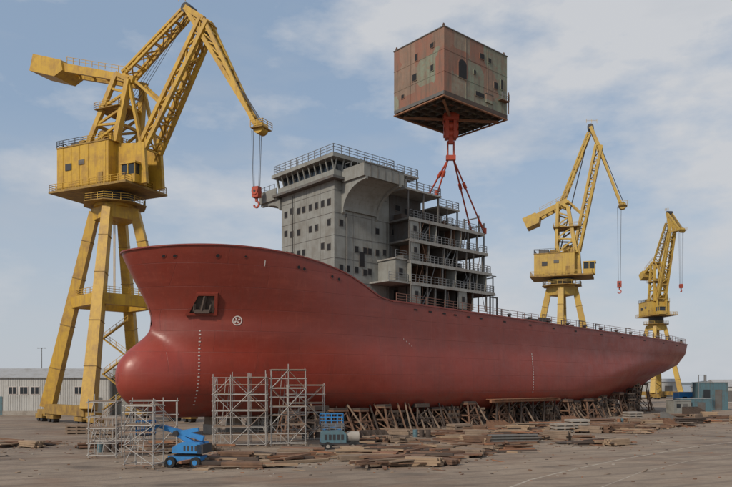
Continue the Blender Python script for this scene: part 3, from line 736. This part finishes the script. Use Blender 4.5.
for x,y,hh in((150,270,14),(175,330,16),(-88,190,16)):
    l=MB(); l.tube((0,0,0),(0,0,hh),.16,M_rail,8,.09); l.beam((-1,0,hh),(1,0,hh),.12,.12,M_rail)
    for q in(-.9,0,.9): l.bx(q-.25,q+.25,-.2,.2,hh-.1,hh+.1,M_gry2)
    l.obj('floodlight_mast',None,(x,y,0))

# ------------------------------------------------------------------ keel blocks & trestles
def L2W(s,t): 
    v=shipw(s,t,0); return v.x,v.y
kb=MB()
for s in np.arange(8,108,3.1):
    for t in(-6.5,0,6.5):
        if abs(t)>.1 and (body(s,3.)<7.4): continue
        x=s+random.uniform(-.3,.3); y=-t+random.uniform(-.15,.15)
        kb.bx(x-.7,x+.7,y-1.,y+1.,0,1.2,M_conc); kb.bx(x-.6,x+.6,y-.9,y+.9,1.2,1.7,M_wood); kb.bx(x-.5,x+.5,y-1.0,y+1.,1.7,2.185,M_wood)
kb.obj('keel_blocks',None,SHIP,SA)
def trestle(s,t,hh,w=2.4):
    m=MB(); kind=random.random(); w*=random.uniform(.7,1.15); hh*=random.uniform(.82,1.05)
    mm=random.choice((M_brown,M_rust,M_rust3,M_brown))
    if kind<.35:
        z=0;i=0
        while z<hh:
            for q in(-.85,0,.85):
                if i%2: m.obox((q*w/2.2,random.uniform(-.08,.08),z+.15),(.3,2.1+random.uniform(-.2,.4),.29),random.choice((M_wood,M_brown,M_rust3)),(0,0,random.gauss(0,.04)))
                else: m.obox((random.uniform(-.1,.1),q,z+.15),(w+random.uniform(-.2,.4),.3,.29),random.choice((M_wood,M_brown,M_rust3)),(0,0,random.gauss(0,.04)))
            z+=.3;i+=1
    else:
        for dx in(-w/2,w/2):
            for dy in(-1,1):
                m.beam((dx*1.35,dy*1.5,0),(dx*.7,dy*.55,hh),.22,.22,mm)
            m.beam((dx*1.3,-1.55,.25),(dx*1.3,1.55,.25),.2,.3,mm)
            m.beam((dx*1.05,-1.1,hh*.5),(dx*1.05,1.1,hh*.5),.16,.2,mm)
            m.beam((dx*1.3,-1.4,.4),(dx*1.05,1.1,hh*.5),.12,.14,mm)
        for dy in(-1,1):
            m.beam((-w*.62,dy*1.35,hh*.22),(w*.52,dy*1.0,hh*.55),.12,.14,mm); m.beam((w*.62,dy*1.35,hh*.22),(-w*.52,dy*1.0,hh*.55),.12,.14,mm)
            m.beam((-w*.5,dy*1.,hh*.55),(w*.42,dy*.7,hh*.92),.12,.14,mm); m.beam((-w*.58,dy*1.1,hh*.52),(w*.58,dy*1.1,hh*.52),.14,.16,mm)
        for k_ in range(2): m.bx(-w*.45,w*.45,-.75+k_*.02,.75-k_*.02,hh+k_*.24,hh+k_*.24+.23,M_rust3 if k_%2 else mm)
    for k_ in range(4): m.obox((random.uniform(-.5,.5),-1.9+k_*1.1,.1+.01*k_),(w*1.5,.3,.18),random.choice((M_wood,M_brown)),(0,0,random.gauss(0,.15)))
    for k_ in range(3): m.beam((random.uniform(-w,w),random.uniform(-2.2,-1),0.1),(random.uniform(-w*.4,w*.4),-.7,hh*random.uniform(.5,1)),.12,.14,random.choice((M_wood,M_brown,M_rust3)))
    x,y=L2W(s,t); m.obj('support_trestle',None,(x,y,0),SA+random.uniform(-.3,.3))
for s,t,hh in((14,8.6,3.2),(17,10.3,3.6),(20.6,9.8,3.0),(24,10.5,3.3),(27.5,11.3,3.6),(30.7,9.5,2.6),(34.5,11.4,3.2),(38.4,10.6,2.9),(42,10.2,2.7),(45,11.4,3.7),(47.8,10.3,2.9),(52.5,11.5,3.0),(56,10.2,2.7),(59,10.6,2.8),(62.5,10.2,2.8),(66,11,3.),(69,10.4,2.9),(72,11.6,3.2),(76,10.4,3.0),(79,11.4,3.2),(84,10.4,3.5),(87,9.6,3.8),(90,10.3,3.1),(94,9.5,4.2),(99,9,5.0),(105,6.5,5.8),(110,4.5,6.2),(118,3.0,6.0),(30,-11,3),(50,-11,3),(75,-11,3)):
    trestle(s,t,hh)
sh=MB()
for s in np.arange(14,100,1.3):
    if random.random()<.8:
        z=3.1+random.random()*.8; t=hb(s,z); sh.beam((s,-(t+1.2+random.random()*2),0),(s+random.uniform(-.9,.9),-(t-.02),z),.17,.17,random.choice((M_wood,M_brown,M_rust3,M_rust3)))
sh.obj('timber_shores',None,SHIP,SA)
pp=MB(); pp.obox((58,-13,3.7),(19,.4,.4),M_rust2)
for s in np.arange(50,67,3.2): pp.beam((s,-13,0),(s,-13,3.5),.2,.2,M_rust3); pp.beam((s,-13,2.2),(s+2.,-13,3.5),.12,.12,M_rust3)
for s in np.arange(49,67,1.5): pp.bx(s,s+1.4,-13.6,-11.7,3.93,4.0,M_rust2)
pp.obj('staging_platform',None,SHIP,SA)

# ------------------------------------------------------------------ scaffolds
def scaffold(x,y,nx,ny,nz,bx=1.9,by=1.4,bz=2.0,rz=0):
    m=MB()
    for i in range(nx+1):
        for j in range(ny+1):
            top=nz*bz+random.uniform(.1,1.0); m.tube((i*bx,j*by,.1),(i*bx,j*by,top),.042,M_scaf,5); m.bx(i*bx-.12,i*bx+.12,j*by-.12,j*by+.12,0,.08,M_wood)
    for k_ in range(nz+1):
        z=.3+k_*bz*.99
        for zz in (z,z+1.):
            if zz>nz*bz+.4: continue
            for j in range(ny+1): m.tube((-.15,j*by,zz),(nx*bx+.15,j*by,zz),.036,M_scaf if random.random()<.7 else M_scafr,5)
            for i in range(nx+1): m.tube((i*bx,-.15,zz+.05),(i*bx,ny*by+.15,zz+.05),.036,M_scaf,5)
        if k_>0:
            for i in range(nx):
                if random.random()<.75:
                    for q in range(4): m.bx(i*bx+.03,(i+1)*bx-.03,.08+q*by*ny/4,.05+(q+.9)*by*ny/4,z+.06,z+.11,M_wood)
        if k_<nz:
            for i in range(nx):
                for yy in (0,ny*by):
                    a,b_=(i,i+1) if (i+k_)%2 else (i+1,i); m.tube((a*bx,yy-.05,z),(b_*bx,yy-.05,z+bz),.032,M_scaf if random.random()<.7 else M_scafr,5)
            m.tube((0-.05,0,z),(-.05,ny*by,z+bz),.032,M_scaf,5)
    m.beam((.5,ny*by*.5,.2),(1.1,ny*by*.5,nz*bz+.3),.05,.05,M_scaf); m.beam((.9,ny*by*.5,.2),(1.5,ny*by*.5,nz*bz+.3),.05,.05,M_scaf)
    m.obj('scaffold_tower',None,(x,y,0),rz)
scaffold(-15.4,70.5,3,2,4,1.75,1.5,1.7,R(4))
scaffold(-9.7,71.5,2,2,4,1.75,1.5,1.9,R(6))
scaffold(-8.6,77,2,1,3,2,1.5,2,R(10))
scaffold(-18.3,53,1,1,3,2.3,1.8,1.5,R(-8))
scaffold(-23.8,60,1,1,2,2.3,1.8,2.3,R(5))
scaffold(-21.2,63,2,1,2,2.0,1.6,2.3,R(12))
scaffold(-29.5,76,3,1,1,2.0,1.6,2.2,R(0))
scaffold(-13,90,3,1,1,2.0,1.6,2.,R(40))

# ------------------------------------------------------------------ boom lift
e=empty('boom_lift',(-13.9,54.6,0),R(172)); m=MB()
m.bx(-1.3,1.3,-.75,.75,.45,.85,M_blue); m.bx(-.9,.9,-.6,.6,.85,1.0,M_dark)
for x in(-1.,1.):
    for y in(-.95,.95):
        m.tube((x,y-.17,.42),(x,y+.17,.42),.42,M_rubber,18); m.tube((x,y-.19,.42),(x,y+.19,.42),.2,M_blue,12)
m.tube((0,0,1.),(0,0,1.15),.5,M_dark,16)
m.prism([(-1.45,-.95,1.12),(.9,-.95,1.12),(.9,-.95,1.55),(.2,-.95,1.95),(-1.3,-.95,1.95),(-1.5,-.95,1.6)],(0,.7,0),M_blue)
m.prism([(-1.45,.25,1.12),(.9,.25,1.12),(.9,.25,1.55),(.2,.25,1.95),(-1.3,.25,1.95),(-1.5,.25,1.6)],(0,.7,0),M_blue)
m.bx(-1.6,-1.1,-.95,.95,1.1,1.8,M_dark)
for yy in(-.97,.95+.0): 
    for i in range(4): m.bx(-1.1+i*.3,-.95+i*.3,yy,yy+.02,1.3,1.7,M_dark)
m.beam((-1.1,0,1.5),(.9,0,2.55),.34,.34,M_blue); m.beam((.9,0,2.6),(-.9,0,2.9),.3,.3,M_blue)
m.tube((.9,-.25,2.57),(.9,.25,2.57),.25,M_dark,12)
m.beam((-1.3,0,2.2),(1.9,0,3.0),.34,.38,M_blue);m.beam((1.8,0,2.98),(3.0,0,3.25),.24,.26,M_blue);m.tube((.1,0,1.6),(.9,0,2.5),.08,M_scaf,8)
m.beam((3.,0,3.25),(3.2,0,2.7),.15,.15,M_dark)
m.bx(3.0,3.9,-.75,.75,2.4,2.48,M_dark); m.rail([(3.0,-.75,2.48),(3.9,-.75,2.48),(3.9,.75,2.48),(3.0,.75,2.48)],M_blue,1.05,.5,.035,True)
m.bx(3.0,3.15,-.3,.3,2.9,3.4,M_dark)
m.obj('lift_body',e)
e=empty('mobile_air_compressor',(-2.6,68.3,0),R(8)); m=MB()
m.bx(-1.9,1.9,-.8,.8,.55,.75,M_dark)
for x in(-1.2,1.2):
    for y in(-.85,.85): m.tube((x,y-.15,.42),(x,y+.15,.42),.42,M_rubber,16); m.tube((x,y-.17,.42),(x,y+.17,.42),.18,M_conc,10)
m.prism([(-1.8,-.75,.75),(.6,-.75,.75),(.6,-.75,1.6),(.3,-.75,1.9),(-1.6,-.75,1.9),(-1.8,-.75,1.7)],(0,1.5,0),M_teal)
for i in range(5): m.bx(-1.5+i*.4,-1.25+i*.4,-.78,-.75,1.05,1.55,M_dark)
m.tube((.75,0,1.25),(1.9,0,1.25),.55,M_conc,18)
m.tube((-1.,0,1.9),(-1,0,2.5),.09,M_dark,8); m.beam((1.9,0,.6),(2.9,0,.45),.12,.12,M_dark)
m.rail([(-1.7,-.7,1.9),(.4,-.7,1.9),(.4,.7,1.9),(-1.7,.7,1.9)],M_rail,.6,.7,.03,True)
m.obj('compressor_body',e)
e=empty('scissor_lift',(-3.6,73,0),R(5)); m=MB()
m.bx(-1.2,1.2,-.6,.6,.3,.75,M_blue)
for x in(-.9,.9):
    for y in(-.62,.62): m.tube((x,y-.1,.3),(x,y+.1,.3),.3,M_rubber,14)
for k_ in range(3):
    z=.8+k_*.45
    for y in(-.45,.45): m.beam((-1,y,z),(1,y,z+.45),.08,.1,M_blue); m.beam((1,y,z),(-1,y,z+.45),.08,.1,M_blue)
m.bx(-1.25,1.25,-.6,.6,2.15,2.25,M_dark); m.rail([(-1.2,-.6,2.25),(1.2,-.6,2.25),(1.2,.6,2.25),(-1.2,.6,2.25)],M_blue,1.05,.6,.035,True)
m.obj('lift_body',e)

# ------------------------------------------------------------------ steel & timber piles
RM=[M_rust,M_rust2,M_rust3,M_wood2,M_wood,M_brown,M_wood,M_rust]
def pile(name,x,y,w,d_,n,lng=(2,6),rz=0,thick=(.04,.14),wid=(.15,1.4),hmax=.7):
    m=MB()
    cl=[(random.uniform(-w/2,w/2),random.uniform(-d_/2,d_/2),random.gauss(0,.4)) for _ in range(max(3,n//8))]
    for i in range(n):
        c=random.choice(cl)
        px=c[0]+random.gauss(0,.7);py=c[1]+random.gauss(0,.5)
        z=random.random()**2*hmax*.8
        a=c[2]+random.gauss(0,.18)+(1.2 if random.random()<.12 else 0)
        th=random.uniform(*thick)
        big=random.random()<.2
        m.obox((px,py,z+th/2+.01+i*.0011),(random.uniform(*lng),random.uniform(.6,wid[1]) if big else random.uniform(wid[0],.35),th if big else th*1.6),random.choice(RM),(random.gauss(0,.02),random.gauss(0,.025),a))
    for q in range(max(1,n//16)):
        sx_,sy_,a=random.uniform(-w/2,w/2),random.uniform(-d_/2,d_/2),random.gauss(0,.5); mt=random.choice((M_wood,M_wood2,M_brown))
        for lz in range(random.randint(2,5)):
            for ly in range(4):
                oy=(ly-1.5)*.26; m.obox((sx_-math.sin(a)*oy,sy_+math.cos(a)*oy,.2+lz*.2),(random.uniform(2.4,3.2),.23,.18),mt,(0,0,a+random.gauss(0,.015)))
        for ex in(-1,1): m.obox((sx_+math.cos(a)*ex,sy_+math.sin(a)*ex,.05),(.15,1.2,.1),M_rust3,(0,0,a))
    m.obj(name,None,(x,y,0),rz)
P=[(-9,54.5,9,4,40),(-11.5,59,6,4,24),(-3.4,60.5,7,4,36),(3.2,56.8,7,5,50),(5.5,63,8,5,50),(11,70,9,6,56),(-1,66,5,3,20),(20,83,11,6,56),(13,80,8,6,38),(31,93,12,7,64),(24,74,7,4,20),(47,106,13,6,50),(38,101,9,6,46),(-34,71,6,4,24),(-37,62,7,4,18),(-19,72,4,3,16),(56,118,10,7,40),(62,130,10,6,36),(29,104,12,5,44),(9,88,12,5,46),(-16,66,5,3,14),(17,94,9,3,38),(42,113,9,4,34),(2,77,8,4,34)]
for i,(x,y,w,d_,n) in enumerate(P):
    pile('steel_plate_pile' if i%3==0 else 'timber_and_plate_pile',x,y,w,d_,n,rz=random.uniform(-.25,.35))
def pipes(x,y,n,L_,rz):
    m=MB()
    for i in range(n):
        m.tube((-L_/2+random.uniform(-.3,.3),(i%5)*.34,.2+.3*(i//5)),(L_/2+random.uniform(-.3,.3),(i%5)*.34+random.uniform(-.05,.05),.2+.3*(i//5)),.15,random.choice((M_rust,M_rust3,M_gry2)),8)
    m.obj('pipe_bundle',None,(x,y,0),rz)
pipes(16,76,12,6,R(10));pipes(36,108,14,7,R(30));pipes(-6,64,8,4,R(-10));pipes(52,112,12,6,R(20));pipes(-26,70,6,5,R(30))
def pallet(x,y,rz,m1=M_conc,n=3):
    m=MB()
    for i in range(n):
        z=i*.42
        for q in(-1.2,0,1.2): m.bx(q-.1,q+.1,-.9,.9,z,z+.12,M_wood)
        m.bx(-1.4,1.4,-.9,.9,z+.12,z+.40,m1)
    m.obj('stacked_pallets',None,(x,y,0),rz)
pallet(25.8,92,R(8));pallet(28.2,93.5,R(12),M_conc,4);pallet(12,90,R(30),M_wood,3);pallet(60,112,R(5),M_wood2,3);pallet(-31,83,R(0),M_wood,4)
pallet(45,118,R(15),M_conc,4);pallet(-37,90,R(10),M_wood,3)
def sect(x,y,rz,w=3,d_=2,hh=1.4,mm=M_rust):
    m=MB(); m.bx(-w/2,w/2,-d_/2,d_/2,.2,.28,mm); m.bx(-w/2,w/2,d_/2-.06,d_/2,.28,hh,mm)
    for q in np.linspace(-w/2,w/2,5): m.prism([(q,-d_/2,.28),(q,d_/2-.06,.28),(q,d_/2-.06,hh),(q,-d_/2+.3,.6)],(.05,0,0),mm)
    for q in(-w/3,w/3): m.bx(q-.12,q+.12,-d_/2,d_/2,0,.2,M_wood)
    m.obj('steel_hull_section',None,(x,y,0),rz)
for a in((44,103,R(20),3,2,1.3),(52,120,R(60),4,2.5,1.6,M_gry2),(1,80,R(15),3,2,1.1,M_rust3),(33,112,R(40),3,2.,1.3),(65,138,R(20),4,3,1.8,M_rust3),(19,100,R(30),3,2,1.2)): sect(*a)
def drums(x,y,n):
    m=MB()
    for i in range(n):
        py=random.uniform(-.5,.5); c=random.choice((M_rust2,M_rust3,M_teal,M_rust3,M_blue))
        px=i*.75-n*.35
        m.tube((px,py,0),(px,py,.9),.3,c,14)
        for z in(.28,.58,.88): m.tube((px,py,z),(px,py,z+.03),.315,c,14)
    m.obj('oil_drums',None,(x,y,0),0)
drums(-24,66,3);drums(7,84,3);drums(-6,80,3);drums(41,110,4)
m=MB()
for i in range(1800):
    P_=random.choice(P); x=P_[0]+random.gauss(0,P_[2]*.6); y=P_[1]+random.gauss(0,P_[3]*.7)
    if random.random()<.12: y=46+random.random()*50; x=random.uniform(-.5,.55)*y
    k_=random.random()
    m.obox((x,y,.02+.02*k_),(random.uniform(.06,.3)*(5 if k_>.9 else 1),random.uniform(.05,.2),random.uniform(.02,.08)),random.choice(RM+[M_conc]),(0,random.gauss(0,.1),random.random()*3))
m.obj('loose_debris')

# ------------------------------------------------------------------ world, sun, camera
w=bpy.data.worlds.new('World');scene.world=w;w.use_nodes=True;nt=w.node_tree
bg=nt.nodes['Background'];sky=nd(nt,'ShaderNodeTexSky',sky_type='NISHITA');sky.sun_disc=False
sv=Vector((-.60,-.74,0)).normalized();EL=R(37)
sky.sun_elevation=EL;sky.sun_rotation=math.atan2(sv.x,sv.y)%(2*math.pi)
sky.air_density=1.1;sky.dust_density=1.4;sky.ozone_density=1.0
tc=nd(nt,'ShaderNodeTexCoord')
vec=tc.outputs['Generated']
sx=nd(nt,'ShaderNodeSeparateXYZ');nt.links.new(vec,sx.inputs[0])
n1=noise(nt,mapping(nt,vec,(1.3,1.3,3.2),(.35,.2,.1)),1.8,11,.52)
n2=noise(nt,mapping(nt,vec,(2.2,2.2,5)),3.4,10,.58)
ad=nd(nt,'ShaderNodeMath',operation='MULTIPLY_ADD');nt.links.new(n2,ad.inputs[0]);ad.inputs[1].default_value=.55;nt.links.new(n1,ad.inputs[2])
ad2=nd(nt,'ShaderNodeMath',operation='MULTIPLY_ADD');nt.links.new(sx.outputs['X'],ad2.inputs[0]);ad2.inputs[1].default_value=.18;nt.links.new(ad.outputs[0],ad2.inputs[2])
cl=ramp(nt,ad2.outputs[0],.72,.92,.08,.92)
skc=mixc(nt,.6,sky.outputs[0],(2.9,4.05,5.6))
c=mixc(nt,cl,skc,(5.8,5.9,6.1))
# softer grey undersides inside the clouds
gr=ramp(nt,noise(nt,mapping(nt,vec,(1.6,1.6,6),(2,5,1)),2.6,7,.55),.5,.7,0,.35)
c=mixc(nt,gr,c,(4.1,4.5,5.1))
hz=ramp(nt,sx.outputs['Z'],0.0,.34,.8,0)
c=mixc(nt,hz,c,(5.1,5.35,5.7))
nt.links.new(c,bg.inputs['Color']);bg.inputs['Strength'].default_value=.105
sd=bpy.data.lights.new('sun','SUN');sd.energy=2.8;sd.angle=R(5);sd.color=(1,.89,.76)
so=bpy.data.objects.new('sun',sd);scene.collection.objects.link(so)
dv=Vector((sv.x*math.cos(EL),sv.y*math.cos(EL),math.sin(EL)));so.rotation_euler=dv.to_track_quat('Z','Y').to_euler()
cd=bpy.data.cameras.new('camera');co=bpy.data.objects.new('camera',cd);scene.collection.objects.link(co)
co.location=(0,0,6.5);co.rotation_euler=(R(90),0,0);cd.sensor_width=36;cd.lens=34.43;cd.shift_y=.1906;cd.clip_end=20000;cd.clip_start=.5
scene.camera=co
scene.view_settings.view_transform='Standard';scene.view_settings.look='None';scene.view_settings.exposure=0
